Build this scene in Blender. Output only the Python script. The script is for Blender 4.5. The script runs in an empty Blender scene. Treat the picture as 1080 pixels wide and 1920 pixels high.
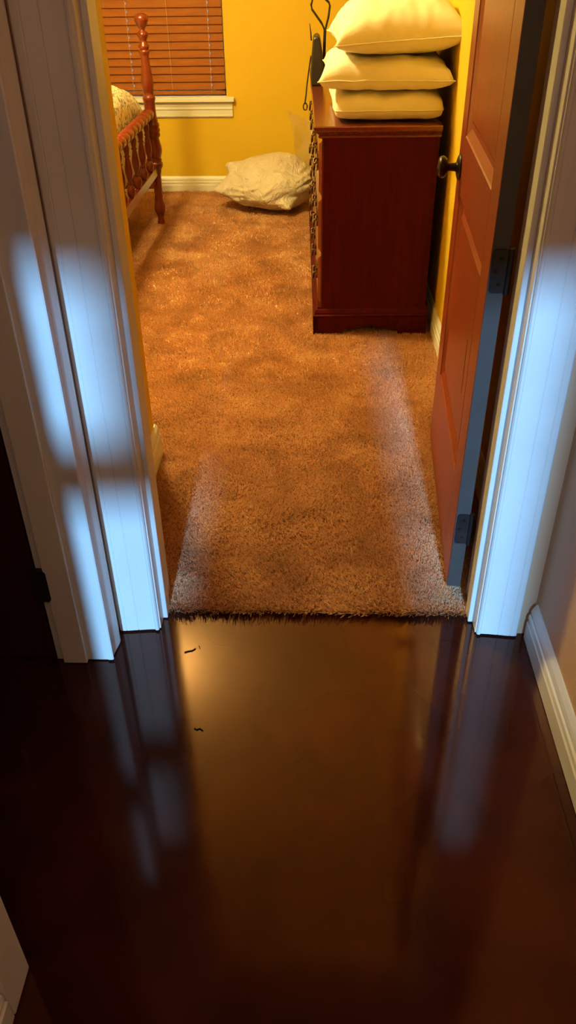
import bpy, math, random
import numpy as np
from mathutils import Vector, Matrix, noise as mnoise
random.seed(7); rng = np.random.default_rng(7)
SC = bpy.context.scene
COL = SC.collection

# ------------------------------------------------------------------ camera
cam_d = bpy.data.cameras.new('camera'); cam = bpy.data.objects.new('camera', cam_d); COL.objects.link(cam)
cam_d.sensor_fit = 'VERTICAL'; cam_d.sensor_height = 36.0; cam_d.lens = 1500.96 / 1920 * 36.0
cam_d.clip_start = 0.02
Rm = ((0.99943625, 0.00878625, -0.03240343), (0.03152875, -0.57730233, 0.81592154), (-0.01153768, -0.81648321, -0.57725389))
M = Matrix(((Rm[0][0], -Rm[0][1], -Rm[0][2], 0), (Rm[1][0], -Rm[1][1], -Rm[1][2], 0), (Rm[2][0], -Rm[2][1], -Rm[2][2], 1.42), (0, 0, 0, 1)))
cam.matrix_world = M
SC.camera = cam
SC.view_settings.view_transform = 'Standard'; SC.view_settings.look = 'None'
SC.view_settings.gamma = 1.0; SC.view_settings.use_curve_mapping = False
SC.view_settings.exposure = 0.0

# ------------------------------------------------------------------ daylight
wd = bpy.data.worlds.new('daylight'); SC.world = wd; wd.use_nodes = True
bg = wd.node_tree.nodes['Background']; bg.inputs[0].default_value = (0.34, 0.60, 1.0, 1); bg.inputs[1].default_value = 0.8
sun_d = bpy.data.lights.new('sun', 'SUN'); sun = bpy.data.objects.new('sun', sun_d); COL.objects.link(sun)
SUN_EL = 28.0
sun.rotation_euler = (math.radians(90 - SUN_EL), 0, math.radians(0.7))      # shines along +Y and downwards through the added hall windows
sun_d.energy = 6.8; sun_d.color = (0.23, 0.56, 1.0); sun_d.angle = math.radians(2.7)
LAMP = (-1.13, 3.68, 2.44)
LAMP_E = 330.0

# ------------------------------------------------------------------ helpers
def tag(o, label=None, cat=None, group=None, kind=None):
    if label: o['label'] = label
    if cat: o['category'] = cat
    if group: o['group'] = group
    if kind: o['kind'] = kind
    return o

def empty(name, loc, rz=0.0):
    o = bpy.data.objects.new(name, None); COL.objects.link(o)
    o.empty_display_size = 0.1; o.location = loc; o.rotation_euler = (0, 0, rz)
    return o

class MB:
    """collects shapes, builds ONE mesh object"""
    def __init__(s): s.v = []; s.f = []
    def add(s, vs, fs):
        n = len(s.v); s.v += [tuple(p) for p in vs]; s.f += [tuple(i + n for i in f) for f in fs]; return s
    def box(s, a, b):
        x0, y0, z0 = a; x1, y1, z1 = b
        return s.add([(x0,y0,z0),(x1,y0,z0),(x1,y1,z0),(x0,y1,z0),(x0,y0,z1),(x1,y0,z1),(x1,y1,z1),(x0,y1,z1)],
                     [(0,3,2,1),(4,5,6,7),(0,1,5,4),(1,2,6,5),(2,3,7,6),(3,0,4,7)])
    def prism(s, poly, h0, h1, fn):
        """poly: 2D points; fn(u, w, h) -> xyz; extruded from h0 to h1"""
        n = len(poly)
        vs = [fn(u, w, h0) for u, w in poly] + [fn(u, w, h1) for u, w in poly]
        fs = [(i, (i+1) % n, n + (i+1) % n, n + i) for i in range(n)] + [tuple(range(n-1, -1, -1)), tuple(range(n, 2*n))]
        return s.add(vs, fs)
    def lathe(s, prof, fn=lambda a, b, h: (a, b, h), seg=20):
        """prof: list of (r, h)"""
        vs = []; fs = []
        for r, h in prof:
            for k in range(seg):
                t = 2*math.pi*k/seg; vs.append(fn(r*math.cos(t), r*math.sin(t), h))
        for i in range(len(prof)-1):
            for k in range(seg):
                k2 = (k+1) % seg
                fs.append((i*seg+k, i*seg+k2, (i+1)*seg+k2, (i+1)*seg+k))
        fs.append(tuple(range(seg-1, -1, -1))); fs.append(tuple((len(prof)-1)*seg + k for k in range(seg)))
        return s.add(vs, fs)
    def tube(s, pts, r, seg=8, closed=False):
        pts = [Vector(p) for p in pts]; n = len(pts); vs = []; fs = []
        for i, p in enumerate(pts):
            if closed: d = pts[(i+1) % n] - pts[i-1]
            else: d = pts[min(i+1, n-1)] - pts[max(i-1, 0)]
            d.normalize()
            up = Vector((0, 0, 1)) if abs(d.z) < 0.9 else Vector((0, 1, 0))
            a = d.cross(up).normalized(); b = d.cross(a).normalized()
            rr = r[i] if isinstance(r, (list, tuple)) else r
            for k in range(seg):
                t = 2*math.pi*k/seg; vs.append(p + a*rr*math.cos(t) + b*rr*math.sin(t))
        m = n if closed else n-1
        for i in range(m):
            j = (i+1) % n
            for k in range(seg):
                k2 = (k+1) % seg; fs.append((i*seg+k, i*seg+k2, j*seg+k2, j*seg+k))
        if not closed:
            fs.append(tuple(range(seg-1, -1, -1))); fs.append(tuple((n-1)*seg + k for k in range(seg)))
        return s.add(vs, fs)
    def mesh(s, name, mat, smooth=False, bevel=0):
        me = bpy.data.meshes.new(name); me.from_pydata(s.v, [], s.f); me.validate(); me.update()
        import bmesh
        bm = bmesh.new(); bm.from_mesh(me); bmesh.ops.recalc_face_normals(bm, faces=bm.faces); bm.to_mesh(me); bm.free()
        me.materials.append(mat)
        if smooth: me.shade_smooth()
        return me
    def build(s, name, mat, parent=None, smooth=False, bevel=0.0, origin=None, angle=None):
        if origin is not None:
            ox, oy, oz = origin; s.v = [(x-ox, y-oy, z-oz) for x, y, z in s.v]
        me = s.mesh(name, mat, smooth)
        o = bpy.data.objects.new(name, me); COL.objects.link(o)
        if parent is not None: o.parent = parent
        elif origin is not None: o.location = origin
        if bevel:
            m = o.modifiers.new('bevel', 'BEVEL'); m.width = bevel; m.segments = 2; m.limit_method = 'ANGLE'; m.angle_limit = math.radians(40)
        if smooth and angle: me.set_sharp_from_angle(angle=math.radians(angle))
        return o

def struct(mb, name, mat, label, cat, **k):
    o = mb.build(name, mat, **k); tag(o, label, cat, kind='structure'); return o

# ------------------------------------------------------------------ materials
def mat_new(name):
    m = bpy.data.materials.new(name); m.use_nodes = True
    return m, m.node_tree, m.node_tree.nodes['Principled BSDF']
def N(nt, t, **k):
    n = nt.nodes.new(t)
    for a, b in k.items(): setattr(n, a, b)
    return n
def coords(nt, scale=(1,1,1), mode='Object'):
    tc = N(nt, 'ShaderNodeTexCoord'); mp = N(nt, 'ShaderNodeMapping'); mp.inputs['Scale'].default_value = scale
    nt.links.new(tc.outputs[mode], mp.inputs[0]); return mp.outputs[0]
def noise_tex(nt, vec, scale, detail=4, rough=0.55, dist=0.0):
    n = N(nt, 'ShaderNodeTexNoise'); n.inputs['Scale'].default_value = scale; n.inputs['Detail'].default_value = detail
    n.inputs['Roughness'].default_value = rough; n.inputs['Distortion'].default_value = dist
    nt.links.new(vec, n.inputs['Vector']); return n.outputs['Fac']
def ramp(nt, fac, stops):
    r = N(nt, 'ShaderNodeValToRGB'); e = r.color_ramp.elements
    while len(e) < len(stops): e.new(0.5)
    for el, (p, c) in zip(e, stops): el.position = p; el.color = (*c, 1)
    nt.links.new(fac, r.inputs[0]); return r.outputs[0]
def bump(nt, b, h, strength, dist=0.01):
    n = N(nt, 'ShaderNodeBump'); n.inputs['Strength'].default_value = strength; n.inputs['Distance'].default_value = dist
    nt.links.new(h, n.inputs['Height']); nt.links.new(n.outputs[0], b.inputs['Normal'])
def mixc(nt, fac, a, b_):
    m = N(nt, 'ShaderNodeMix', data_type='RGBA')
    if hasattr(fac, 'is_linked'): nt.links.new(fac, m.inputs[0])
    else: m.inputs[0].default_value = fac
    for s, x in ((6, a), (7, b_)):
        if hasattr(x, 'is_linked'): nt.links.new(x, m.inputs[s])
        else: m.inputs[s].default_value = (*x, 1)
    return m.outputs[2]

def mat_noise(name, c0, c1, scale, rough, bstr=0.0, bscale=200, spec=0.5, sc=(1,1,1), bdist=0.002):
    m, nt, b = mat_new(name); v = coords(nt, sc)
    f = noise_tex(nt, v, scale); nt.links.new(ramp(nt, f, [(0.3, c0), (0.7, c1)]), b.inputs['Base Color'])
    b.inputs['Roughness'].default_value = rough; b.inputs['Specular IOR Level'].default_value = spec
    if bstr: bump(nt, b, noise_tex(nt, v, bscale, 3), bstr, bdist)
    return m
def mat_wood(name, c0, c1, axis, rough=0.3, coat=0.3, gscale=6.0, bstr=0.05):
    m, nt, b = mat_new(name)
    s = [9.0, 9.0, 9.0]; s[axis] = 0.7
    v = coords(nt, tuple(s))
    f = noise_tex(nt, v, gscale, 6, 0.62, 0.6)
    f2 = noise_tex(nt, coords(nt), 1.7, 2)
    c = ramp(nt, f, [(0.32, c0), (0.68, c1)])
    c = mixc(nt, ramp(nt, f2, [(0.3, (0.0,)*3), (0.8, (0.45,)*3)]), c, c0)
    nt.links.new(c, b.inputs['Base Color'])
    b.inputs['Roughness'].default_value = rough; b.inputs['Coat Weight'].default_value = coat; b.inputs['Coat Roughness'].default_value = 0.22
    bump(nt, b, f, bstr, 0.002)
    return m

m_wall_y = mat_noise('yellow_wall_paint', (0.68, 0.455, 0.024), (0.71, 0.475, 0.029), 3, 0.62, 0.25, 140, 0.3, bdist=0.003)
m_wall_h = mat_noise('beige_hall_paint', (0.66, 0.43, 0.27), (0.70, 0.46, 0.29), 3, 0.6, 0.25, 140, 0.3, bdist=0.003)
m_ceil = mat_noise('ceiling_paint', (0.80, 0.72, 0.55), (0.83, 0.75, 0.58), 4, 0.8, 0.3, 90)
m_white = mat_noise('white_trim_paint', (0.72, 0.71, 0.68), (0.77, 0.76, 0.73), 6, 0.38, 0.05, 60)
m_cherry = mat_wood('cherry_wood', (0.11, 0.012, 0.004), (0.20, 0.027, 0.007), 2, 0.26, 0.4)
m_cherry_y = mat_wood('cherry_wood_rail', (0.11, 0.012, 0.004), (0.20, 0.027, 0.007), 1, 0.26, 0.4)
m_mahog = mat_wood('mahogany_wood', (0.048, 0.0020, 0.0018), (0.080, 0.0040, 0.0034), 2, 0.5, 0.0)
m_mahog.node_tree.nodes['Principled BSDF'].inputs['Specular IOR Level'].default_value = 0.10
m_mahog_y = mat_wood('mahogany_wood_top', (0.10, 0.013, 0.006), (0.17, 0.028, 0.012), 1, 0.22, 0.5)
m_door = mat_wood('stained_door_wood', (0.19, 0.018, 0.004), (0.29, 0.036, 0.007), 2, 0.38, 0.15, 5.0)
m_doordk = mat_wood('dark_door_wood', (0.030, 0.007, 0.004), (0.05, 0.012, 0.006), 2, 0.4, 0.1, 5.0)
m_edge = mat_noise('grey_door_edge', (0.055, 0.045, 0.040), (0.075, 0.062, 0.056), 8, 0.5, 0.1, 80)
m_blind = mat_wood('blind_slat_wood', (0.25, 0.075, 0.010), (0.34, 0.11, 0.016), 0, 0.6, 0.0)
m_blind.node_tree.nodes['Principled BSDF'].inputs['Specular IOR Level'].default_value = 0.15
m_black = mat_noise('black_metal', (0.008, 0.007, 0.008), (0.014, 0.012, 0.012), 20, 0.42)
m_bronze = mat_noise('oiled_bronze', (0.018, 0.011, 0.008), (0.03, 0.018, 0.012), 20, 0.32)
m_bronze.node_tree.nodes['Principled BSDF'].inputs['Metallic'].default_value = 0.6
m_brass = mat_noise('aged_brass', (0.06, 0.03, 0.012), (0.16, 0.085, 0.03), 60, 0.35)
m_brass.node_tree.nodes['Principled BSDF'].inputs['Metallic'].default_value = 0.7
m_bag = mat_noise('black_leather', (0.010, 0.008, 0.007), (0.022, 0.016, 0.013), 30, 0.45, 0.2, 180)
m_pillow = mat_noise('cream_pillow_fabric', (0.76, 0.70, 0.58), (0.81, 0.75, 0.62), 5, 0.85, 0.25, 260, 0.2)
m_cord = mat_noise('blind_cord', (0.45, 0.30, 0.14), (0.5, 0.34, 0.16), 20, 0.8)
m_crack = mat_noise('crack', (0.012, 0.004, 0.002), (0.02, 0.006, 0.003), 20, 0.9)
m_debris = mat_noise('dark_fibre', (0.015, 0.008, 0.004), (0.03, 0.015, 0.008), 60, 0.9)
m_matt = mat_noise('mattress_ticking', (0.6, 0.55, 0.45), (0.65, 0.6, 0.5), 10, 0.9)

# hall floor: dark stained, sealed and glossy
m_floor, nt, b = mat_new('dark_polished_floor')
v = coords(nt)
f = noise_tex(nt, v, 4.0, 2, 0.5, 0.3); f2 = noise_tex(nt, v, 24, 3)
c = ramp(nt, f, [(0.25, (0.012, 0.0028, 0.0022)), (0.80, (0.068, 0.0130, 0.0066))])
nt.links.new(c, b.inputs['Base Color'])
r = N(nt, 'ShaderNodeMapRange'); r.inputs[3].default_value = 0.06; r.inputs[4].default_value = 0.11; nt.links.new(f2, r.inputs[0])
b.inputs['Roughness'].default_value = 0.085; b.inputs['IOR'].default_value = 1.58; b.inputs['Specular Tint'].default_value = (1.0, 0.56, 0.42, 1)

# carpet pile
def mat_carpet(name, k=1.0):
    m, nt, b = mat_new(name)
    g = N(nt, 'ShaderNodeNewGeometry')
    f = noise_tex(nt, g.outputs['Position'], 5.0, 3, 0.55, 0.5)
    f2 = noise_tex(nt, g.outputs['Position'], 170.0, 2, 0.6)
    c = ramp(nt, f, [(0.22, (0.64*k, 0.37*k, 0.20*k)), (0.52, (0.84*k, 0.53*k, 0.31*k)), (0.72, (0.93*k, 0.65*k, 0.40*k))])
    c2 = mixc(nt, ramp(nt, f2, [(0.34, (0.95,)*3), (0.45, (0.0,)*3)]), c, (0.24, 0.10, 0.035))
    nt.links.new(c2, b.inputs['Base Color']); b.inputs['Roughness'].default_value = 0.95; b.inputs['Specular IOR Level'].default_value = 0.1
    if k == 1.0:
        tl = N(nt, 'ShaderNodeBsdfTranslucent'); nt.links.new(c2, tl.inputs[0]); mx = N(nt, 'ShaderNodeMixShader'); mx.inputs[0].default_value = 0.42
        nt.links.new(b.outputs[0], mx.inputs[1]); nt.links.new(tl.outputs[0], mx.inputs[2]); nt.links.new(mx.outputs[0], nt.nodes['Material Output'].inputs[0])
    return m
m_pile = mat_carpet('carpet_pile'); m_carpet = mat_carpet('carpet_backing', 0.8)

# floral quilt
m_quilt, nt, b = mat_new('floral_quilt_fabric')
v = coords(nt, (1, 1, 1))
vo = N(nt, 'ShaderNodeTexVoronoi'); vo.inputs['Scale'].default_value = 20; nt.links.new(v, vo.inputs['Vector'])
wv = N(nt, 'ShaderNodeTexWave'); wv.inputs['Scale'].default_value = 15; wv.inputs['Distortion'].default_value = 14; wv.inputs['Detail'].default_value = 3
nt.links.new(v, wv.inputs['Vector'])
base = ramp(nt, vo.outputs['Distance'], [(0.12, (0.62, 0.22, 0.12)), (0.2, (0.70, 0.50, 0.30)), (0.34, (0.80, 0.68, 0.45)), (0.6, (0.80, 0.70, 0.50))])
c = mixc(nt, ramp(nt, wv.outputs['Fac'], [(0.10, (0.75,)*3), (0.24, (0.0,)*3)]), base, (0.10, 0.09, 0.05))
nt.links.new(c, b.inputs['Base Color']); b.inputs['Roughness'].default_value = 0.9
bump(nt, b, noise_tex(nt, v, 40, 3), 0.3, 0.006)

# white plastic bag and its clear film
m_plastic, nt, b = mat_new('white_plastic_bag')
v = coords(nt); b.inputs['Base Color'].default_value = (0.66, 0.56, 0.45, 1); b.inputs['Roughness'].default_value = 0.42
b.inputs['Subsurface Weight'].default_value = 0.25; b.inputs['Subsurface Radius'].default_value = (0.02, 0.015, 0.01)
bump(nt, b, noise_tex(nt, v, 13, 5, 0.6, 1.6), 0.9, 0.03)
m_film, nt, b = mat_new('clear_plastic_film')
tr = N(nt, 'ShaderNodeBsdfTransparent'); tr.inputs[0].default_value = (0.95, 0.93, 0.9, 1); mx = N(nt, 'ShaderNodeMixShader'); mx.inputs[0].default_value = 0.16
b.inputs['Base Color'].default_value = (0.8, 0.74, 0.62, 1); b.inputs['Roughness'].default_value = 0.15
bump(nt, b, noise_tex(nt, coords(nt), 16, 4), 0.6, 0.01)
nt.links.new(tr.outputs[0], mx.inputs[1]); nt.links.new(b.outputs[0], mx.inputs[2]); nt.links.new(mx.outputs[0], nt.nodes['Material Output'].inputs[0])
# window glass that lets daylight through
m_glass, nt, b = mat_new('window_glass')
tr = N(nt, 'ShaderNodeBsdfTransparent'); gl = N(nt, 'ShaderNodeBsdfGlossy'); gl.inputs['Roughness'].default_value = 0.02
mx = N(nt, 'ShaderNodeMixShader'); mx.inputs[0].default_value = 0.06
nt.links.new(tr.outputs[0], mx.inputs[1]); nt.links.new(gl.outputs[0], mx.inputs[2]); nt.links.new(mx.outputs[0], nt.nodes['Material Output'].inputs[0])
# lit lamp bowl
m_lamp, nt, b = mat_new('lit_lamp_glass')
b.inputs['Base Color'].default_value = (0.8, 0.7, 0.5, 1)
b.inputs['Emission Color'].default_value = (1.0, 0.80, 0.27, 1); b.inputs['Emission Strength'].default_value = LAMP_E

# ------------------------------------------------------------------ shell
CEIL = 2.44
HX0, HX1 = -0.497, 0.545           # hall side walls
WY0, WY1 = 1.487, 1.635            # wall with the doorway
FARY = 5.93; RX0 = -3.30; RX1 = 0.524
HALLY = -1.0

struct(MB().box((-2.6, HALLY-0.14, -0.10), (0.70, 1.56, 0.0)), 'floor', m_floor, 'dark brown polished hall floor reflecting the lit bedroom', 'floor')
struct(MB().box((RX0-0.12, 1.56, -0.10), (RX1+0.12, FARY+0.14, 0.002)), 'floor_bedroom', m_carpet, 'carpet backing under the tan bedroom pile', 'floor')
struct(MB().box((-2.6, HALLY-0.14, CEIL), (0.70, WY0+0.07, CEIL+0.1)), 'ceiling_hall', m_ceil, 'hall ceiling above the dark floor', 'ceiling')
struct(MB().box((RX0-0.12, WY0+0.07, CEIL), (RX1+0.12, FARY+0.14, CEIL+0.1)), 'ceiling_bedroom', m_ceil, 'bedroom ceiling over bed and dresser', 'ceiling')

JL, JR = -0.387, 0.407             # jamb faces of the bedroom doorway
w = MB(); w.box((-0.62, WY0, 0), (JL-0.02, WY0+0.074, CEIL)); w.box((JR+0.02, WY0, 0), (0.70, WY0+0.074, CEIL)); w.box((JL-0.02, WY0, 2.06), (JR+0.02, WY0+0.074, CEIL))
struct(w, 'wall_doorway_hall', m_wall_h, 'hall side of the wall around the bedroom doorway', 'wall')
w = MB(); w.box((-0.62, WY0+0.074, 0), (JL-0.02, WY1, CEIL)); w.box((JR+0.02, WY0+0.074, 0), (0.70, WY1, CEIL)); w.box((JL-0.02, WY0+0.074, 2.06), (JR+0.02, WY1, CEIL))
struct(w, 'wall_doorway_bedroom', m_wall_y, 'yellow bedroom side of the wall around the doorway', 'wall')
struct(MB().box((HX1, HALLY-0.14, 0), (0.70, WY0, CEIL)), 'wall_right_hall', m_wall_h, 'beige hall wall right of the doorway above the ridged baseboard', 'wall')
HN = -0.525; LY0, LY1 = 0.655, 1.372            # side doorway in the left hall wall
w = MB(); w.box((-0.615, HALLY-0.14, 0), (HN, LY0-0.02, CEIL)); w.box((-0.615, LY0-0.02, 2.06), (HX0, LY1+0.02, CEIL)); w.box((-0.615, LY1+0.02, 0), (HX0, WY0, CEIL))
struct(w, 'wall_left_hall', m_wall_h, 'left hall wall holding the dark side doorway', 'wall')
# dark side room
w = MB(); w.box((-2.6, WY0, 0), (-0.62, WY0+0.148, CEIL)); w.box((-2.6, -0.6, 0), (-0.615, -0.5, CEIL)); w.box((-2.7, -0.6, 0), (-2.6, WY0+0.148, CEIL))
struct(w, 'wall_side_room', m_wall_h, 'walls of the unlit room beyond the left doorway', 'wall')
# unseen hall end wall; windows and pier added to mimic the viewer's shadow
WX = ((HN, -0.300), (0.315, HX1)); WZ0, WZ1 = 1.20, 2.285
w = MB(); y0, y1 = HALLY-0.12, HALLY
w.box((HX0-0.1, y0, 0), (HX1+0.1, y1, WZ0)); w.box((HX0-0.1, y0, WZ1), (HX1+0.1, y1, CEIL)); w.box((WX[0][1], y0, WZ0), (WX[1][0], y1, WZ1)); w.box((HX1, y0, WZ0), (HX1+0.1, y1, WZ1)); w.box((HN-0.1, y0, WZ0), (HN, y1, WZ1)); w.box((-0.385, y0, 1.885), (WX[0][1], y1, WZ1))
struct(w, 'wall_end_hall', m_wall_h, 'unseen end wall of the hall with two added windows and a pier that shades the carpet', 'wall')
for i, (a, b_) in enumerate(WX):  # out of view, added to shape the daylight into side stripes
    r0 = empty('window_%d' % (i+2), ((a+b_)/2, y0+0.05, WZ0)); tag(r0, ('added unseen hall window with a rail that casts a dark band, left of the pier' , 'added unseen hall window without a rail, right of the pier')[i], 'window', kind='structure')
    f = MB(); t = 0.008
    f.box((a, y0+0.03, WZ0), (a+t, y0+0.07, WZ1)); f.box((b_-t, y0+0.03, WZ0), (b_, y0+0.07, WZ1)); f.box((a, y0+0.03, WZ0), (b_, y0+0.07, WZ0+t)); f.box((a, y0+0.03, WZ1-t), (b_, y0+0.07, WZ1))
    f.build('window_frame', m_white, r0, origin=r0.location)
    if i == 0: MB().box((a, y0+0.03, 1.760), (b_, y0+0.07, 1.905)).build('shadow_band_rail', m_white, r0, origin=r0.location)  # added so its shadow makes the dark band on the left casing
    MB().box((a+t, y0+0.047, WZ0+t), (b_-t, y0+0.053, WZ1-t)).build('pane', m_glass, r0, origin=r0.location)

# bedroom walls
struct(MB().box((RX1, WY1, 0), (0.70, FARY+0.14, CEIL)), 'wall_right_bedroom', m_wall_y, 'yellow bedroom wall behind the dresser', 'wall')
w = MB(); w.box((-0.70, WY1, 0), (-0.536, 2.32, CEIL)); w.box((RX0-0.1, 2.20, 0), (-0.70, 2.32, CEIL))
struct(w, 'wall_nook', m_wall_y, 'yellow wall corner just inside the doorway on the left', 'wall')
struct(MB().box((RX0-0.12, 2.32, 0), (RX0, FARY, CEIL)), 'wall_left_bedroom', m_wall_y, 'yellow wall at the head of the bed', 'wall')
BX0, BX1, BZ0, BZ1 = -1.83, -0.605, 0.606, 2.06
w = MB(); y0, y1 = FARY, FARY+0.14
w.box((RX0-0.12, y0, 0), (BX0, y1, CEIL)); w.box((BX1, y0, 0), (0.70, y1, CEIL)); w.box((BX0, y0, 0), (BX1, y1, BZ0)); w.box((BX0, y0, BZ1), (BX1, y1, CEIL))
struct(w, 'wall_far', m_wall_y, 'yellow far wall around the blinded window', 'wall')

# bedroom window
r0 = empty('window_1', ((BX0+BX1)/2, FARY+0.1, BZ0)); tag(r0, 'bedroom window behind the wooden blind', 'window', kind='structure')
f = MB()
for a, b_ in (((BX0, FARY+0.08, BZ0), (BX0+0.04, FARY+0.13, BZ1)), ((BX1-0.04, FARY+0.08, BZ0), (BX1, FARY+0.13, BZ1)), ((BX0, FARY+0.08, BZ0), (BX1, FARY+0.13, BZ0+0.04)), ((BX0, FARY+0.08, BZ1-0.04), (BX1, FARY+0.13, BZ1)), ((BX0, FARY+0.09, 1.31), (BX1, FARY+0.125, 1.35))): f.box(a, b_)
f.build('window_frame', m_white, r0, origin=r0.location)
MB().box((BX0+0.04, FARY+0.105, BZ0+0.04), (BX1-0.04, FARY+0.11, 1.31)).build('pane', m_glass, r0, origin=r0.location)
MB().box((BX0+0.04, FARY+0.105, 1.35), (BX1-0.04, FARY+0.11, BZ1-0.04)).build('pane', m_glass, r0, origin=r0.location)
s = MB(); s.box((BX0-0.05, FARY-0.045, BZ0-0.026), (BX1+0.052, FARY, BZ0)); s.box((BX0, FARY, BZ0-0.003), (BX1, FARY+0.08, BZ0+0.002))
s.build('window_sill', m_white, r0, origin=r0.location, bevel=0.005)
ap = [(0, 0.48), (0.010, 0.484), (0.016, 0.492), (0.014, 0.502), (0.014, 0.528), (0.019, 0.534), (0.017, 0.548), (0.021, 0.562), (0.021, 0.58), (0, 0.58)]
MB().prism(ap, BX0-0.035, BX1+0.037, lambda d, z, x: (x, FARY-d, z)).build('apron', m_white, r0, origin=r0.location)

# trim: casings, jambs, stops
CAS = [(0,0),(0,.010),(.003,.013),(.008,.013),(.010,.010),(.013,.0095),(.030,.0105),(.050,.0130),(.0515,.0112),(.053,.0130),(.080,.0162),(.0815,.0148),(.0835,.0165),(.096,.0165),(.099,.0135),(.100,0)]
RL, RR = JL-0.003, JR+0.003
t1 = MB().prism(CAS, 0.006, 2.135, lambda u, d, z: (RL-u, WY0-d, z)); struct(t1, 'trim_1', m_white, 'white fluted casing left of the bedroom doorway, lit blue', 'door trim')
t2 = MB().prism(CAS, 0.006, 2.135, lambda u, d, z: (RR+u, WY0-d, z)); struct(t2, 'trim_2', m_white, 'white fluted casing right of the bedroom doorway, lit blue', 'door trim')
t3 = MB().prism(CAS, RL-0.1, RR+0.1, lambda u, d, x: (x, WY0-d, 2.043+u)); struct(t3, 'trim_3', m_white, 'white head casing over the bedroom doorway', 'door trim')
j = MB(); j.box((JL-0.02, WY0-0.002, 0.004), (JL, WY1, 2.04)); struct(j, 'trim_4', m_white, 'left door jamb with stop, its inner face lit orange', 'door jamb')
j = MB(); j.box((JL, 1.522, 0.004), (JL+0.012, 1.562, 2.03)); j.build('door_stop', m_white, bpy.data.objects['trim_4'], bevel=0.002)
j = MB(); j.box((JR, WY0-0.002, 0.004), (JR+0.02, WY1, 2.04)); struct(j, 'trim_5', m_white, 'right door jamb with stop in the shade of the open door', 'door jamb')
j = MB(); j.box((JR-0.012, 1.522, 0.004), (JR, 1.562, 2.03)); j.build('door_stop', m_white, bpy.data.objects['trim_5'], bevel=0.002)
j = MB(); j.box((JL-0.02, WY0-0.002, 2.04), (JR+0.02, WY1, 2.06)); struct(j, 'trim_6', m_white, 'head jamb over the bedroom doorway', 'door jamb')
# side doorway trim
CS = [(u*0.70, d) for u, d in CAS]
struct(MB().prism(CS, 0.006, 2.12, lambda u, d, z: (HX0+d, LY1-0.003+u, z)), 'trim_7', m_white, 'narrow casing strip in the corner beside the left side doorway', 'door trim')
struct(MB().prism(CS, 0.006, 2.12, lambda u, d, z: (HN+d, LY0+0.003-u, z)), 'trim_8', m_white, 'near casing of the left side doorway at the bottom left corner', 'door trim')
j = MB(); j.box((-0.622, LY1, 0.004), (HX0-0.001, LY1+0.02, 2.04)); o8 = struct(j, 'trim_9', m_white, 'far jamb of the left side doorway, half lit blue', 'door jamb')
MB().box((-0.604, LY1-0.012, 0.002), (-0.547, LY1, 2.03)).build('door_stop', m_white, o8, bevel=0.002)
j = MB(); j.box((-0.622, LY0-0.02, 0.004), (HN-0.001, LY0, 2.04)); o9 = struct(j, 'trim_10', m_white, 'near jamb of the left side doorway, mostly out of view', 'door jamb')
MB().box((HN, LY0-0.078, 0.003), (-0.478, LY0-0.002, 0.30)).build('plinth_block', m_white, bpy.data.objects['trim_8'], bevel=0.003)
# baseboards
BB = [(0,0),(.019,0),(.019,.052),(.0155,.056),(.0155,.060),(.018,.064),(.017,.074),(.0125,.078),(.0125,.082),(.014,.086),(.011,.096),(.006,.104),(.003,.108),(0,.108)]
BBT = [(a*0.75, z*1.12) for a, z in BB]
def base(name, fn, h0, h1, label, prof=BB): struct(MB().prism(prof, h0, h1, fn), name, m_white, label, 'baseboard')
base('baseboard_right_hall', lambda d, z, y: (HX1-d, y, z+0.003), HALLY, WY0-0.0165, 'ridged white baseboard along the right hall wall')
base('baseboard_left_hall', lambda d, z, y: (HN+d*2.4, y, z+0.003), HALLY, LY0-0.080, 'ridged baseboard end at the bottom left corner')
base('baseboard_far', lambda d, z, x: (x, FARY-d, z), RX0, RX1, 'ridged baseboard along the far yellow wall')
base('baseboard_right_bedroom', lambda d, z, y: (RX1-d, y, z), WY1, FARY-0.019, 'baseboard between dresser and open door', BBT)
base('baseboard_nook', lambda d, z, y: (-0.536+d*1.05, y, z*1.12), WY1, 2.338, 'short baseboard at the wall corner inside the doorway')

# ------------------------------------------------------------------ carpet pile (stuff)
def vnoise(P, sc, seed):
    """value noise on a lattice, vectorised"""
    q = P*sc + seed*17.3; i = np.floor(q).astype(np.int64); f_ = q - i; f_ = f_*f_*(3-2*f_)
    def h(a, b_): 
        n = (a*374761393 + b_*668265263 + seed*1442695) & 0x7fffffff
        n = ((n ^ (n >> 13))*1274126177) & 0x7fffffff
        return ((n ^ (n >> 16)) & 0xffff)/65535.0
    a, b_ = i[:, 0], i[:, 1]
    return (h(a, b_)*(1-f_[:, 0])+h(a+1, b_)*f_[:, 0])*(1-f_[:, 1]) + (h(a, b_+1)*(1-f_[:, 0])+h(a+1, b_+1)*f_[:, 0])*f_[:, 1]
def fbm(P, sc, seed): return (vnoise(P, sc, seed) + 0.5*vnoise(P, sc*2.1, seed+1) + 0.25*vnoise(P, sc*4.3, seed+2))/1.75
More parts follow.
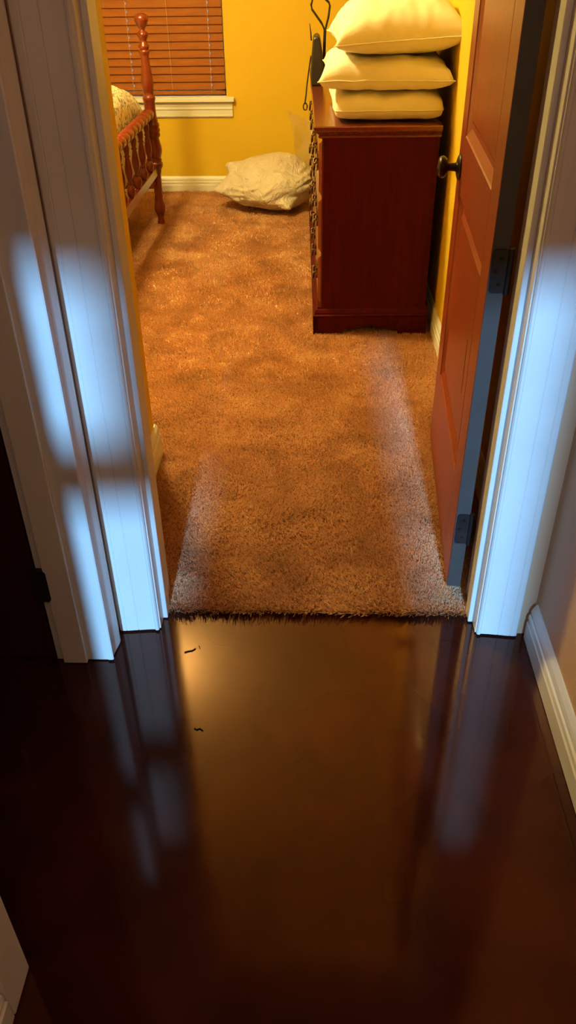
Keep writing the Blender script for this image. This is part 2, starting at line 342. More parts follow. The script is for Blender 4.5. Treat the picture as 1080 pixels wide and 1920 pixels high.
def pile():
    zones = [((-0.386, 0.406), (1.550, 1.64), 75000, 0.0030), ((-0.52, 0.51), (1.64, 2.33), 62000, 0.0033), ((-0.70, 0.51), (2.33, 2.9), 50000, 0.0036), ((-0.98, 0.51), (2.9, 3.7), 34000, 0.0042), ((-1.45, 0.51), (3.7, 4.7), 24000, 0.0048), ((-1.9, 0.51), (4.7, 5.91), 17000, 0.0056)]
    V = []
    for (xa, xb), (ya, yb), dens, wd_ in zones:
        n = int((xb-xa)*(yb-ya)*dens)
        P = np.stack([rng.uniform(xa, xb, n), rng.uniform(ya, yb, n)], 1)
        if ya < 1.6:
            P[:, 1] = np.maximum(P[:, 1], 1.548 + 0.008*(vnoise(P, 22, 5)-0.5)); 
        ang = fbm(P, 4.2, 11)*9.0; lean = 0.10 + 0.60*fbm(P, 7.5, 21)
        hgt = 0.0125 + 0.0065*fbm(P, 9, 31)
        lean = lean*(1.0 if ya < 2.9 else 0.6); lx = np.cos(ang)*lean; ly = np.sin(ang)*lean
        if ya < 1.6:
            e = np.clip((1.585-P[:, 1])/0.035, 0, 1); ly = ly*(1-e) - 1.1*e; hgt *= (1+0.25*e)
        B = 3 if ya < 3.7 else 3
        for _ in range(B):
            t = rng.uniform(0, np.pi, n); w_ = wd_*rng.uniform(0.5, 1.1, n)
            off = rng.normal(0, 0.0018, (n, 2)); tip = rng.normal(0, 0.30 if ya < 2.9 else 0.2, (n, 2))
            h_ = hgt*rng.uniform(0.65, 1.1, n)
            bx = P[:, 0]+off[:, 0]; by = P[:, 1]+off[:, 1]
            a = np.stack([bx-np.cos(t)*w_*.5, by-np.sin(t)*w_*.5, np.full(n, 0.001)], 1)
            b_ = np.stack([bx+np.cos(t)*w_*.5, by+np.sin(t)*w_*.5, np.full(n, 0.001)], 1)
            tx = bx+(lx+tip[:, 0])*h_; ty = by+(ly+tip[:, 1])*h_
            c1 = np.stack([tx+np.cos(t)*w_*.28, ty+np.sin(t)*w_*.28, h_], 1); c2 = np.stack([tx-np.cos(t)*w_*.28, ty-np.sin(t)*w_*.28, h_], 1)
            V.append(np.stack([a, b_, c1, c2], 1))
    V = np.concatenate(V, 0); n = len(V)
    me = bpy.data.meshes.new('carpet_pile')
    me.vertices.add(n*4); me.vertices.foreach_set('co', V.reshape(-1).astype(np.float32))
    me.loops.add(n*4); me.loops.foreach_set('vertex_index', np.arange(n*4, dtype=np.int32))
    me.polygons.add(n); me.polygons.foreach_set('loop_start', np.arange(0, n*4, 4, dtype=np.int32)); me.polygons.foreach_set('loop_total', np.full(n, 4, dtype=np.int32))
    me.update(calc_edges=True); me.materials.append(m_pile)
    o = bpy.data.objects.new('carpet_pile', me); COL.objects.link(o)
    tag(o, 'tan mottled cut pile carpet of the bedroom, trodden and matted', 'carpet', kind='stuff')
pile()

# ------------------------------------------------------------------ bedroom door
def door_leaf(name, loc, rz, W, wood, edge, label, knob=True, zs=((0.0, 0.285), (0.828, 0.975), (1.875, 2.0))):
    T = 0.036; ST = 0.112
    root = empty(name, loc, rz); tag(root, label, 'door', kind='structure')
    for a in (0.0, W-ST): MB().box((a, -T, 0), (a+ST, 0, 2.0)).build('stile', wood, root, bevel=0.0015)
    for z0, z1 in zs: MB().box((ST, -T, z0), (W-ST, 0, z1)).build('rail', wood, root)
    for k in range(2):
        z0, z1 = zs[k][1], zs[k+1][0]; u0, u1 = ST, W-ST; p = MB()
        for s in (0, 1):
            ys = (0.0, -0.003, -0.0125, -0.0125, -0.0065) if s == 0 else (-T, -T+0.003, -T+0.0125, -T+0.0125, -T+0.0065)
            ins = (0.0, 0.003, 0.024, 0.036, 0.050)
            rings = [[(u0+i_, y_, z0+i_), (u1-i_, y_, z0+i_), (u1-i_, y_, z1-i_), (u0+i_, y_, z1-i_)] for i_, y_ in zip(ins, ys)]
            vs = [q for r_ in rings for q in r_]; fs = []
            for m_ in range(4):
                for q in range(4): fs.append((m_*4+q, m_*4+(q+1) % 4, m_*4+4+(q+1) % 4, m_*4+4+q))
            fs.append((16, 17, 18, 19)); p.add(vs, fs)
        p.build('panel', wood, root)
    MB().box((-0.0012, -T+0.001, 0.001), (0.0, -0.001, 1.999)).build('hinge_edge', edge, root)
    for z in (0.145, 0.80, 1.70):
        h = MB(); rr = 0.008; pts = []
        ya, yb, za, zb = -T+0.001, -0.004, z, z+0.09
        for cx, cz, a0 in ((yb-rr, zb-rr, 0), (ya+rr, zb-rr, 90), (ya+rr, za+rr, 180), (yb-rr, za+rr, 270)):
            for q in range(4): t = math.radians(a0+q*30); pts.append((cx+rr*math.cos(t), cz+rr*math.sin(t)))
        h.prism(pts, -0.0045, -0.0010, lambda a, b_, x: (x, a, b_))
        hg = h.build('hinge', m_black, root)
        MB().lathe([(0.0065, z-0.002), (0.0065, z+0.092)], lambda a, b_, q: (a-0.004, b_-T-0.004, q), 12).build('barrel', m_black, hg, smooth=True, angle=40)
        sc_ = MB()
        for dz in (0.018, 0.045, 0.072): sc_.lathe([(0.0042, -0.0052), (0.0042, -0.0044)], lambda a, b_, q, dz=dz: (q, a-T*0.52+(0.006 if dz > 0.02 and dz < 0.05 else -0.003), b_+z+dz), 10)
        sc_.build('screw', m_bronze, hg)
    if knob:
        u, z = W-0.062, 0.888
        kb = MB().lathe([(0.0, 0.0), (0.033, 0.0), (0.034, 0.003), (0.030, 0.007), (0.022, 0.010), (0.013, 0.012), (0.011, 0.016), (0.0105, 0.030), (0.012, 0.034), (0.022, 0.038), (0.0275, 0.044), (0.029, 0.050), (0.0275, 0.056), (0.020, 0.061), (0.008, 0.063), (0.0, 0.063)], lambda a, b_, h: (u+a, h, z+b_), 28)
        kb.build('door_knob', m_bronze, root, smooth=True, angle=50)
        MB().lathe([(0.0, 0.0), (0.033, 0.0), (0.030, 0.007), (0.011, 0.012), (0.0105, 0.030), (0.022, 0.038), (0.029, 0.050), (0.020, 0.061), (0.0, 0.063)], lambda a, b_, h: (u+a, -T-h, z+b_), 24).build('door_knob', m_bronze, root, smooth=True, angle=50)
    return root
d1 = door_leaf('door_1', (0.354, 1.637, 0.027), math.radians(90-3.3), 0.80, m_door, m_edge, 'reddish brown panelled door standing open on the right, black hinges and knob')
ck = [(0.245, 0.60), (0.2475, 0.56), (0.246, 0.52), (0.243, 0.49), (0.242, 0.455), (0.240, 0.50), (0.2425, 0.54), (0.243, 0.57)]
MB().prism([(u-0.02, z) for u, z in ck], -0.0068, -0.0060, lambda u, z, y: (u, y, z)).build('wood_crack', m_crack, d1)
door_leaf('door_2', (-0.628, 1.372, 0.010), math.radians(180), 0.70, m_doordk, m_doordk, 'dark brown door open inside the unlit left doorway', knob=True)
# the jamb leaf of the side door's hinge, seen on the white jamb
for z in (0.20, 0.80):
    rr = 0.009; pts = []
    for cx, cz, a0 in ((-0.598-rr, z+0.09-rr, 0), (-0.632+rr, z+0.09-rr, 90), (-0.632+rr, z+rr, 180), (-0.598-rr, z+rr, 270)):
        for q in range(4): t = math.radians(a0+q*30); pts.append((cx+rr*math.cos(t), cz+rr*math.sin(t)))
    MB().prism(pts, LY1-0.013, LY1-0.0005, lambda a, b_, y: (a, y, b_)).build('hinge', m_black, o8)

# ------------------------------------------------------------------ window blind
r0 = empty('window_blind', ((BX0+BX1)/2, FARY+0.035, BZ0+0.012)); tag(r0, 'brown wooden slat blind lowered over the far window', 'blind')
bx0, bx1 = BX0+0.008, BX1-0.012; hx = (-0.705, -1.225, -1.74); PITCH = 0.0465; by = FARY+0.035
mid = (bx0+bx1)/2
sl = MB(); tilt = math.radians(73); hw = 0.025; hh = 0.0075
xs = sorted([bx0, bx1] + [h+s*0.0028 for h in hx for s in (-1, 1)])
rows = (-hw, -hh, hh, hw)
for side in (0, 1):
    tt = 0.0014 if side else -0.0014
    base_i = len(sl.v)
    for rw in rows:
        for x in xs: sl.v.append((x-mid, rw*math.cos(tilt)*1.0 - tt*math.sin(tilt), rw*math.sin(tilt)+tt*math.cos(tilt)))
    nx = len(xs)
    for i in range(3):
        for k in range(nx-1):
            if i == 1 and k in (1, 3, 5): continue
            q = (base_i+i*nx+k, base_i+i*nx+k+1, base_i+(i+1)*nx+k+1, base_i+(i+1)*nx+k)
            sl.f.append(q if side else q[::-1])
nx = len(xs)
for k in range(nx-1):
    sl.f.append((k, k+1, nx*4+k+1, nx*4+k)); sl.f.append((3*nx+k+1, 3*nx+k, 7*nx+k, 7*nx+k+1))
sme = sl.mesh('slat', m_blind)
for i in range(29):
    o = bpy.data.objects.new('slat', sme); COL.objects.link(o); o.parent = r0; o.location = (0, 0, 0.052+i*PITCH)
MB().box((bx0-mid, -0.012, -0.002), (bx1-mid, 0.012, 0.020)).build('bottom_rail', m_blind, r0, bevel=0.004)
MB().box((bx0-mid, -0.026, 1.385), (bx1-mid, 0.026, 1.44)).build('head_rail', m_blind, r0, bevel=0.003)
for h in hx + (-0.965,):
    MB().box((h-mid-0.0011, -0.0265, 0.01), (h-mid+0.0011, -0.0250, 1.39)).build('ladder_cord', m_cord, r0)

# ------------------------------------------------------------------ bed
BEDX = -0.970; PY = 5.11; PY2 = 3.62
br = empty('bed', (BEDX, (PY+PY2)/2, 0)); tag(br, 'cherry wood poster bed with turned footboard spindles', 'bed')
POST = [(0.0, 0.0), (0.020, 0.0), (0.022, 0.006), (0.021, 0.02), (0.017, 0.045), (0.020, 0.062), (0.029, 0.085), (0.033, 0.105), (0.032, 0.125), (0.024, 0.150), (0.0225, 0.165), (0.025, 0.172), (0.0235, 0.18), (0.0255, 0.30), (0.030, 0.335), (0.0385, 0.345), (0.0385, 0.366), (0.032, 0.374), (0.036, 0.384), (0.031, 0.392), (0.035, 0.405), (0.041, 0.43), (0.040, 0.455), (0.033, 0.490), (0.031, 0.505), (0.038, 0.512), (0.040, 0.522), (0.036, 0.531), (0.040, 0.540), (0.041, 0.550), (0.036, 0.560), (0.040, 0.570), (0.038, 0.582), (0.033, 0.590), (0.034, 0.600), (0.031, 0.608), (0.0285, 0.63), (0.028, 0.695), (0.033, 0.702), (0.035, 0.713), (0.033, 0.724), (0.027, 0.732), (0.030, 0.75), (0.034, 0.785), (0.0335, 0.81), (0.028, 0.85), (0.0235, 0.89), (0.0225, 0.925), (0.025, 0.938), (0.030, 0.944), (0.030, 0.952), (0.024, 0.958), (0.029, 0.966), (0.030, 0.975), (0.024, 0.985), (0.019, 0.995), (0.018, 1.003), (0.025, 1.015), (0.030, 1.028), (0.027, 1.04), (0.016, 1.048), (0.014, 1.055), (0.019, 1.063), (0.030, 1.080), (0.037, 1.097), (0.037, 1.109), (0.031, 1.122), (0.018, 1.130), (0.0, 1.132)]
POST = [(r_*(1.14 if 0.33 < h_ < 0.70 else 1.05), h_) for r_, h_ in POST]
pm = MB().lathe(POST, seg=24).mesh('bed_post', m_cherry, smooth=True)
pm.set_sharp_from_angle(angle=math.radians(60))
for x, y in ((BEDX, PY), (BEDX, PY2), (BEDX-2.12, PY), (BEDX-2.12, PY2)):
    o = bpy.data.objects.new('bed_post', pm); COL.objects.link(o); o.parent = br; o.location = (x-BEDX, y-br.location.y, 0)
og = br.location
# turned top rail
prof = []; ya, yb = PY2+0.02, PY-0.02; yy = ya
ends = [(0.020, ya), (0.026, ya+0.02)]
prof += ends; n = 14; L = (yb-ya-0.06)/n
for i in range(n):
    y0 = ya+0.03+i*L
    prof += [(0.026, y0+0.004), (0.033, y0+0.010), (0.033, y0+0.018), (0.027, y0+0.023), (0.031, y0+0.035), (0.0325, y0+L*0.5+0.01), (0.031, y0+L-0.012), (0.027, y0+L-0.002)]
prof += [(0.026, yb-0.02), (0.020, yb)]
MB().lathe(prof, lambda a, b_, h: (BEDX+a, h, 0.642+b_), 20).build('top_rail', m_cherry_y, br, smooth=True, origin=og, angle=60)
MB().box((BEDX-0.014, PY2+0.01, 0.300), (BEDX+0.014, PY-0.01, 0.352)).build('bottom_rail', m_cherry_y, br, origin=og, bevel=0.004)
SP = [(0.012, 0.350), (0.018, 0.362), (0.022, 0.378), (0.022, 0.395), (0.014, 0.410), (0.011, 0.416), (0.017, 0.421), (0.011, 0.427), (0.013, 0.44), (0.020, 0.47), (0.021, 0.49), (0.015, 0.525), (0.011, 0.545), (0.017, 0.552), (0.011, 0.558), (0.015, 0.575), (0.017, 0.59), (0.012, 0.612), (0.010, 0.625)]
spm = MB().lathe(SP, seg=16).mesh('spindle', m_cherry, smooth=True)
yy = PY-0.175
while yy > PY2+0.1:
    o = bpy.data.objects.new('spindle', spm); COL.objects.link(o); o.parent = br; o.location = (0, yy-og.y, 0); yy -= 0.192
for y in (PY, PY2): MB().box((BEDX-2.12, y-0.014, 0.22), (BEDX, y+0.014, 0.37)).build('side_rail', m_cherry, br, origin=og, bevel=0.003)
MB().box((BEDX-2.135, PY2, 0.35), (BEDX-2.105, PY, 1.0)).build('headboard', m_cherry_y, br, origin=og, bevel=0.006)
MB().box((BEDX-2.10, PY2+0.03, 0.33), (BEDX-0.07, PY-0.03, 0.66)).build('mattress', m_matt, br, origin=og, bevel=0.05)

# quilt: puffed top, hangs over the far side, front end tucked behind the footboard
def quilt():
    yc = 4.42; ys = []; 
    mb = MB(); na, nb = 90, 60
    ya, yb = 3.56, 5.30
    for i in range(na+1):
        s = i/na*2-1
        for k in range(nb+1):
            t = k/nb
            # across the bed: arc then drape
            if abs(s) < 0.72:
                q = s/0.72; y = yc + q*0.74; z = 0.835 - 0.085*abs(q)**2.6
            else:
                q = (abs(s)-0.72)/0.28; sg = 1 if s > 0 else -1
                ang_ = min(q*2.6, 1)*math.pi/2
                y = yc + sg*(0.74+0.17*math.sin(ang_)); z = 0.75-0.13*(1-math.cos(ang_)) - max(0, q-0.38)/0.62*0.43
                y += sg*0.025*math.sin(t*38)*max(0, q-0.3)
            # along the bed: t=0 head, last part turns down at the foot
            if t < 0.78: x = BEDX-2.05 + t/0.78*1.86
            else:
                q = (t-0.78)/0.22; a2 = min(q*1.7, 1)*math.pi/2
                x = BEDX-0.19+0.115*math.sin(a2)
                dz = 0.13*(1-math.cos(a2)) + max(0, q-0.58)/0.42*0.28
                z = max(z - dz, 0.20 if abs(s) > 0.72 else 0.30)
            w_ = mnoise.noise((x*7, y*7, 3.1))*0.012 + mnoise.noise((x*19, y*19, 1.1))*0.005
            mb.v.append((x, y, z+w_))
    for i in range(na):
        for k in range(nb):
            a = i*(nb+1)+k; mb.f.append((a, a+1, a+nb+2, a+nb+1))
    o = mb.build('quilt', m_quilt, smooth=True, origin=(BEDX-1.0, yc, 0.45))
    m = o.modifiers.new('thickness', 'SOLIDIFY'); m.thickness = 0.018; m.offset = -1
    tag(o, 'cream floral quilt puffed over the bed behind the footboard', 'quilt')
quilt()

# ------------------------------------------------------------------ dresser
DL = 1.80; DD = 0.480; DH = 0.852
dr = empty('dresser', (-0.002, 3.372, 0.0), math.radians(1.15)); tag(dr, 'dark mahogany dresser standing end-on beside the open door', 'dresser')
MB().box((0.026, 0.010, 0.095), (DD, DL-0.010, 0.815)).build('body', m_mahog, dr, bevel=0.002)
# end frame: stiles and rails proud of the side panel
tp = [(0, 0.806), (0.004, 0.812), (0.006, 0.818), (0.0, 0.820)]
e = MB()
tprof = [(0.014, 0.806), (0.008, 0.809), (0.006, 0.815), (0.010, 0.820), (0.004, 0.824), (-0.006, 0.832), (-0.010, 0.838), (-0.010, 0.848), (-0.006, 0.852)]
# moulded top as a stack of offset outlines
rings = []
for off, z in tprof: rings.append([(off, off+0.002, z), (DD+0.004, off+0.002, z), (DD+0.004, DL-off-0.002, z), (off, DL-off-0.002, z)])
vs = [p for r_ in rings for p in r_]; fs = []
for i in range(len(rings)-1):
    for q in range(4): fs.append((i*4+q, i*4+(q+1) % 4, i*4+4+(q+1) % 4, i*4+4+q))
fs.append((3, 2, 1, 0)); L4 = (len(rings)-1)*4; fs.append((L4, L4+1, L4+2, L4+3))
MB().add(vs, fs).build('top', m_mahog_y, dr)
# base moulding
bprof = [(0.012, 0.130), (0.008, 0.127), (0.008, 0.121), (0.002, 0.116), (-0.003, 0.106), (-0.004, 0.098), (-0.009, 0.094), (-0.009, 0.088)]
rings = []
for off, z in bprof: rings.append([(off, off, z), (DD+0.010, off, z), (DD+0.010, DL-off, z), (off, DL-off, z)])
vs = [p for r_ in rings for p in r_]; fs = []
for i in range(len(rings)-1):
    for q in range(4): fs.append((i*4+q, i*4+(q+1) % 4, i*4+4+(q+1) % 4, i*4+4+q))
L4 = (len(rings)-1)*4; fs.append((0, 1, 2, 3)); fs.append((L4+3, L4+2, L4+1, L4))
MB().add(vs, fs).build('base_moulding', m_mahog, dr)
# bracket feet apron with a scrolled cut-out, seen on the end
def skirt(L):
    a, b_ = -0.009, L+0.009; m_ = (a+b_)/2; fw = (b_-a)*0.235 if L < 1 else 0.14
    pts = [(a, 0.0), (a+fw, 0.0), (a+fw+0.006, 0.012), (a+fw+0.012, 0.026), (a+fw+0.024, 0.035), (a+fw+0.04, 0.033), (a+fw+0.055, 0.040), (m_-0.05, 0.042), (m_-0.02, 0.045), (m_-0.006, 0.052), (m_, 0.058)]
    pts += [(a+b_-u, z) for u, z in pts[-2::-1]]
    return pts + [(b_, 0.092), (a, 0.092)]
MB().prism(skirt(DD), -0.009, 0.012, lambda u, z, y: (u, y, z)).build('skirt', m_mahog, dr)
MB().prism(skirt(DD), DL-0.012, DL+0.009, lambda u, z, y: (u, y, z)).build('skirt', m_mahog, dr)
MB().prism(skirt(DL), -0.0085, 0.012, lambda u, z, x: (x, u, z)).build('skirt', m_mahog, dr)
# drawers with lipped ends and ornate pulls
FX = 0.026
rowsz = ((0.140, 0.345), (0.360, 0.575), (0.590, 0.795))
PLATE = [(-0.056, 0), (-0.048, 0.014), (-0.054, 0.026), (-0.038, 0.024), (-0.030, 0.036), (-0.012, 0.028), (0, 0.040), (0.012, 0.028), (0.030, 0.036), (0.038, 0.024), (0.054, 0.026), (0.048, 0.014), (0.056, 0), (0.046, -0.018), (0.032, -0.016), (0.016, -0.030), (0, -0.024), (-0.016, -0.030), (-0.032, -0.016), (-0.046, -0.018)]
pull_me = MB().prism(PLATE, -0.006, 0.0, lambda u, w_, x: (x, u, w_)).mesh('pull', m_brass)
bail_me = MB().tube([(-0.004, -0.038, 0.006), (-0.015, -0.040, 0.004), (-0.017, -0.036, -0.016), (-0.018, -0.018, -0.028), (-0.018, 0, -0.031), (-0.018, 0.018, -0.028), (-0.017, 0.036, -0.016), (-0.015, 0.040, 0.004), (-0.004, 0.038, 0.006)], 0.0055, 8).mesh('bail', m_brass, smooth=True)
def pull(y, z, par):
    p = bpy.data.objects.new('pull', pull_me); COL.objects.link(p); p.parent = par; p.location = (FX-0.0165, y, z)
    q = bpy.data.objects.new('bail', bail_me); COL.objects.link(q); q.parent = p
for (za, zb) in rowsz:
    for c_ in range(3):
        ya = 0.024 + c_*(DL-0.048)/3 + 0.006; yb = 0.024 + (c_+1)*(DL-0.048)/3 - 0.006
        d = MB(); d.box((FX-0.004, ya-0.004, za-0.004), (FX+0.004, yb+0.004, zb+0.004)); q = 0.014
        d.add([(FX-0.004, ya, za), (FX-0.004, yb, za), (FX-0.004, yb, zb), (FX-0.004, ya, zb), (FX-0.016, ya+q, za+q), (FX-0.016, yb-q, za+q), (FX-0.016, yb-q, zb-q), (FX-0.016, ya+q, zb-q)], [(0, 1, 5, 4), (1, 2, 6, 5), (2, 3, 7, 6), (3, 0, 4, 7), (4, 5, 6, 7)])
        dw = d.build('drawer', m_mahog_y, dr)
        for yf in (0.22, 0.78): pull(ya+(yb-ya)*yf, (za+zb)/2, dw)

# ------------------------------------------------------------------ pillows
def pillow(name, cx, cy, z0, hx_, hy_, th, rz, seed, label, sag=0.0, corner=0.0, flat=0.35, droop=0.0, tilt=0.0, pw=2.6, ex=0.42):
    mb = MB(); n = 44
    def pt(i, k, side):
        u = -1+2*i/n; v_ = -1+2*k/n
        # pinch edges between the corners
        px = u*hx_*(1-0.055*(1-v_*v_)*abs(u)**3 + corner*abs(u*v_)**6); py = v_*hy_*(1-0.045*(1-u*u)*abs(v_)**3 + corner*abs(u*v_)**6)
        e = max(0.0, (1-abs(u)**pw)*(1-abs(v_)**pw)); t = e**ex
        zc = th*flat
        z = zc + (th*(1-flat)*t if side else -th*flat*t**0.8)
        wv_ = mnoise.noise((px*9+seed, py*9, side*3.0))*0.012*t + mnoise.noise((px*24+seed, py*24, side*5.0))*0.0065*(t**0.4)
        ed = (1-t)
        wv_ += mnoise.noise((math.atan2(py, px)*7+seed, seed, 0.0))*0.020*ed*min(1, e*6+0.15)
        if side: z += wv_ - sag*math.exp(-((u*1.2)**2+(v_*1.2)**2)*0.8)*0.0
        else: z = max(z+wv_*0.4, 0.0)
        z += tilt*(u+1)*(1.0 if side else (1-t))
        return px, py, z
    idx = {}
    for side in (1, 0):
        for i in range(n+1):
            for k in range(n+1):
                edge = i in (0, n) or k in (0, n)
                if edge and not side: idx[(i, k, 0)] = idx[(i, k, 1)]; continue
                x, y, z = pt(i, k, side)
                c_, s_ = math.cos(rz), math.sin(rz)
                idx[(i, k, side)] = len(mb.v); mb.v.append((cx+x*c_-y*s_, cy+x*s_+y*c_, z0+z))
    for side in (1, 0):
        for i in range(n):
            for k in range(n):
                q = (idx[(i, k, side)], idx[(i+1, k, side)], idx[(i+1, k+1, side)], idx[(i, k+1, side)])
                mb.f.append(q if side else q[::-1])
    o = mb.build(name, m_pillow, smooth=True, origin=(cx, cy, z0))
    tag(o, label, 'pillow', 'pillows stacked on the dresser')
    # seam piping
    sm = []
    for i in range(n+1): sm.append(mb.v[idx[(i, 0, 1)]])
    for k in range(1, n+1): sm.append(mb.v[idx[(n, k, 1)]])
    for i in range(n-1, -1, -1): sm.append(mb.v[idx[(i, n, 1)]])
    for k in range(n-1, 0, -1): sm.append(mb.v[idx[(0, k, 1)]])
    MB().tube(sm, 0.0022, 6, closed=True).build('seam', m_pillow, o, smooth=True)
    return o
pillow('pillow', 0.272, 3.745, 0.853, 0.222, 0.335, 0.108, 0.02, 1.0, 'bottom pillow of the stack, resting directly on the dresser top', flat=0.40, corner=-0.07, pw=5, ex=0.34)
pillow('pillow', 0.268, 3.755, 0.956, 0.250, 0.345, 0.120, -0.03, 5.0, 'middle pillow of the stack, pressed flat between two others', flat=0.36, corner=0.03, pw=4.5, ex=0.36)
pillow('pillow', 0.300, 3.750, 1.072, 0.238, 0.340, 0.185, 0.03, 9.0, 'top pillow of the stack, the puffiest and brightest', flat=0.24, corner=0.06, pw=3.2, ex=0.45, tilt=0.014)

# ------------------------------------------------------------------ black handbag on the dresser's front edge
hb = empty('handbag', (0.005, 4.55, 0.852)); tag(hb, 'small black bag with a looped handle at the far end of the dresser', 'bag')
body = MB(); pr = [(-0.030, 0.0), (0.028, 0.0), (0.032, 0.05), (0.026, 0.13), (0.014, 0.195), (0.004, 0.215), (-0.016, 0.21), (-0.022, 0.20), (-0.028, 0.13), (-0.034, 0.05)]
body.prism(pr, -0.10, 0.10, lambda u, z, y: (u-0.008, y, z)); body.build('body', m_bag, hb, bevel=0.008)
lp = [(0.022, 0.0, 0.06), (0.024, 0.0, 0.15), (0.026, 0.0, 0.232), (0.010, 0.0, 0.262), (-0.036, 0.0, 0.318), (-0.040, 0.0, 0.335), (-0.030, 0.0, 0.372), (-0.010, 0.0, 0.385), (0.012, 0.0, 0.372), (0.045, 0.0, 0.345), (0.050, 0.0, 0.330), (0.044, 0.0, 0.285), (0.030, 0.0, 0.235), (0.028, 0.0, 0.15), (0.027, 0.0, 0.06)]
MB().tube(lp, 0.0052, 8).build('handle', m_black, hb, smooth=True)
MB().tube([(-0.038, -0.02, 0.19), (-0.041, -0.03, 0.225), (-0.046, -0.03, 0.262)], [0.004, 0.003, 0.0015], 6).build('zip_pull', m_black, hb)
st = MB()
sp = [(-0.036, 0.12), (-0.046, 0.06), (-0.055, 0.0), (-0.060, -0.05), (-0.066, -0.09)]
for wa, wb in ((-0.035, 0.035),):
    for (a, b_), (c_, d_) in zip(sp[:-1], sp[1:]):
        st.add([(a, wa, b_), (a, wb, b_), (c_, wb, d_), (c_, wa, d_), (a-0.007, wa, b_), (a-0.007, wb, b_), (c_-0.007, wb, d_), (c_-0.007, wa, d_)], [(0, 1, 2, 3), (7, 6, 5, 4), (0, 3, 7, 4), (1, 5, 6, 2), (3, 2, 6, 7), (0, 4, 5, 1)])
st.build('strap', m_bag, hb)
MB().tube([(-0.068+0.010*math.cos(t), 0.0, -0.105+0.016*math.sin(t)) for t in [k*math.pi/8 for k in range(16)]], 0.0035, 8, closed=True).build('buckle_ring', m_brass, hb, smooth=True)

# ------------------------------------------------------------------ white plastic bag by the far wall
def plastic_bag():
    c = Vector((-0.285, 5.53, 0.0)); mb = MB(); nu, nv = 140, 80
    spikes = [(Vector((-0.86, -0.20, -0.05)), 0.30, 40), (Vector((-0.70, 0.10, 0.42)), 0.30, 55), (Vector((-0.60, -0.35, -0.10)), 0.12, 12), (Vector((0.34, -0.93, -0.42)), 0.22, 110), (Vector((0.25, 0.10, 0.9)), 0.10, 7), (Vector((0.6, -0.5, 0.3)), 0.06, 8)]
    for s_ in spikes: s_[0].normalize()
    for i in range(nv+1):
        th = math.pi*i/nv
        for k in range(nu):
            ph = 2*math.pi*k/nu
            d = Vector((math.sin(th)*math.cos(ph), math.sin(th)*math.sin(ph), math.cos(th)))
            r = 0.98
            for sv, amp, sh in spikes: r += amp*math.exp(-(1-d.dot(sv))*sh)
            r += 0.09*mnoise.noise(d*1.7+Vector((4, 1, 0)))
            # folds that run from the lower right up to the tied left end
            e = Vector((d.x*1.3+d.z*0.8, d.y*2.0, (d.z-d.x*0.6)*4.2))
            n1 = mnoise.noise(e*1.15+Vector((1, 7, 3))); r += 0.050*(1-abs(n1)*2.2)*(0.4+0.6*abs(d.x))
            n2 = mnoise.noise(e*2.6+Vector((9, 2, 5))); r += 0.016*n2
            x = c.x+d.x*r*0.280; y = c.y+d.y*r*(0.30 if d.y < 0 else 0.25); z = 0.150+d.z*r*0.168
            if z < 0.05: z = 0.012 + (z+0.02)*0.55 if z > -0.02 else 0.012
            mb.v.append((x, min(y, FARY-0.026), z))
    for i in range(nv):
        for k in range(nu):
            k2 = (k+1) % nu; mb.f.append((i*nu+k, i*nu+k2, (i+1)*nu+k2, (i+1)*nu+k))
    o = mb.build('plastic_bag', m_plastic, smooth=True, origin=(c.x, c.y, 0.0))
    tag(o, 'stuffed white plastic bag slumped on the carpet by the far wall', 'bag')
    # clear film rising at the right-hand back
    f_ = MB(); n, m_ = 18, 22
    for i in range(n+1):
        for k in range(m_+1):
            a = i/n; b_ = k/m_
            x = -0.115 + 0.20*(a-0.12*b_) - 0.05*b_*b_; z = 0.10 + b_*(0.46-0.12*a)
            y = 5.62 + 0.10*math.sin(a*2.6) + 0.05*b_ + 0.03*mnoise.noise((a*4, b_*4, 2.0))
            f_.v.append((x+0.02*mnoise.noise((a*3, b_*3, 7.0)), y, z))
    for i in range(n):
        for k in range(m_):
            q = i*(m_+1)+k; f_.f.append((q, q+1, q+m_+2, q+m_+1))
    fo = f_.build('clear_film', m_film, o, smooth=True, origin=(c.x, c.y, 0.0)); fo['label'] = 'crumpled clear plastic film'
    mdf = fo.modifiers.new('thickness', 'SOLIDIFY'); mdf.thickness = 0.0006
plastic_bag()

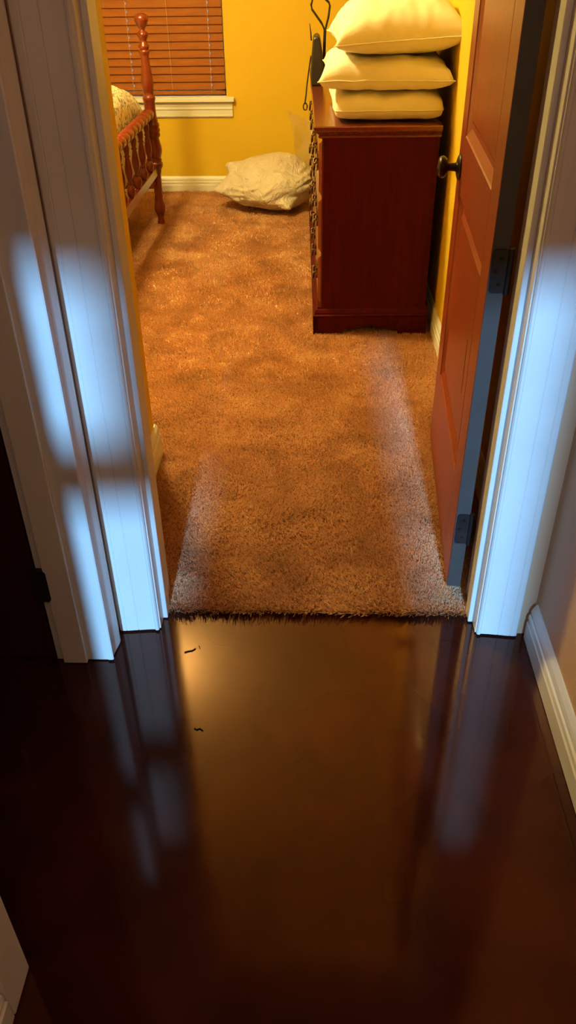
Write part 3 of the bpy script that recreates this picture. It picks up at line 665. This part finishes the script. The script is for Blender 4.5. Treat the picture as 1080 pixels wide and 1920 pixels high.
# ------------------------------------------------------------------ lint on the polished floor
def scrap(pts, r, label, x, y):
    o = MB().tube([(a, b_, r+0.0004) for a, b_ in pts], r, 6).build('lint_scrap', m_debris, origin=(0, 0, 0)); o.location = (x, y, 0)
    tag(o, label, 'lint', 'lint on the hall floor')
scrap([(-0.013, -0.006), (-0.004, -0.001), (0.004, 0.0), (0.013, 0.008)], 0.0014, 'larger dark lint strand on the floor nearest the carpet edge', -0.303, 1.408)
scrap([(0.0, 0.006), (0.003, 0.0), (0.004, -0.005)], 0.0009, 'tiny dark lint speck beside the larger strand near the carpet', -0.283, 1.420)
scrap([(-0.010, 0.003), (-0.003, -0.001), (0.002, 0.003), (0.010, -0.003)], 0.0013, 'dark lint strand on the shiny floor, farther from the carpet', -0.252, 1.166)

# ------------------------------------------------------------------ ceiling light in the bedroom
lr = empty('ceiling_light', (LAMP[0], LAMP[1], LAMP[2])); tag(lr, 'lit bowl ceiling light in the bedroom, mirrored in the hall floor', 'lamp')
MB().lathe([(0.0, 0.0), (0.075, 0.0), (0.075, -0.02), (0.03, -0.035), (0.0, -0.035)], seg=24).build('canopy', m_bronze, lr, smooth=True, angle=40)
MB().lathe([(0.012, -0.03), (0.012, -0.22)], seg=12).build('stem', m_bronze, lr, smooth=True, angle=40)
MB().lathe([(0.0, -0.31), (0.05, -0.305), (0.10, -0.285), (0.135, -0.25), (0.150, -0.21), (0.145, -0.205), (0.10, -0.21), (0.0, -0.21)], seg=28).build('glass_bowl', m_lamp, lr, smooth=True, angle=40)

hl = empty('hall_fill_light', (0.02, -0.55, CEIL)); tag(hl, 'dim dome light added out of view on the hall ceiling as fill', 'lamp')  # unseen lamp, added to lift the hall ambient
MB().lathe([(0.0, 0.0), (0.13, 0.0), (0.135, -0.02), (0.12, -0.03), (0.0, -0.03)], seg=28).build('canopy', m_bronze, hl, smooth=True, angle=40)
m_fill_lamp, nt, b = mat_new('fill_lamp_glass'); b.inputs['Base Color'].default_value = (0.8, 0.75, 0.65, 1)
b.inputs['Emission Color'].default_value = (1.0, 0.70, 0.45, 1); b.inputs['Emission Strength'].default_value = 28.0
MB().lathe([(0.118, -0.03), (0.112, -0.055), (0.085, -0.085), (0.045, -0.102), (0.0, -0.107)], seg=28).build('glass_dome', m_fill_lamp, hl, smooth=True, angle=40)
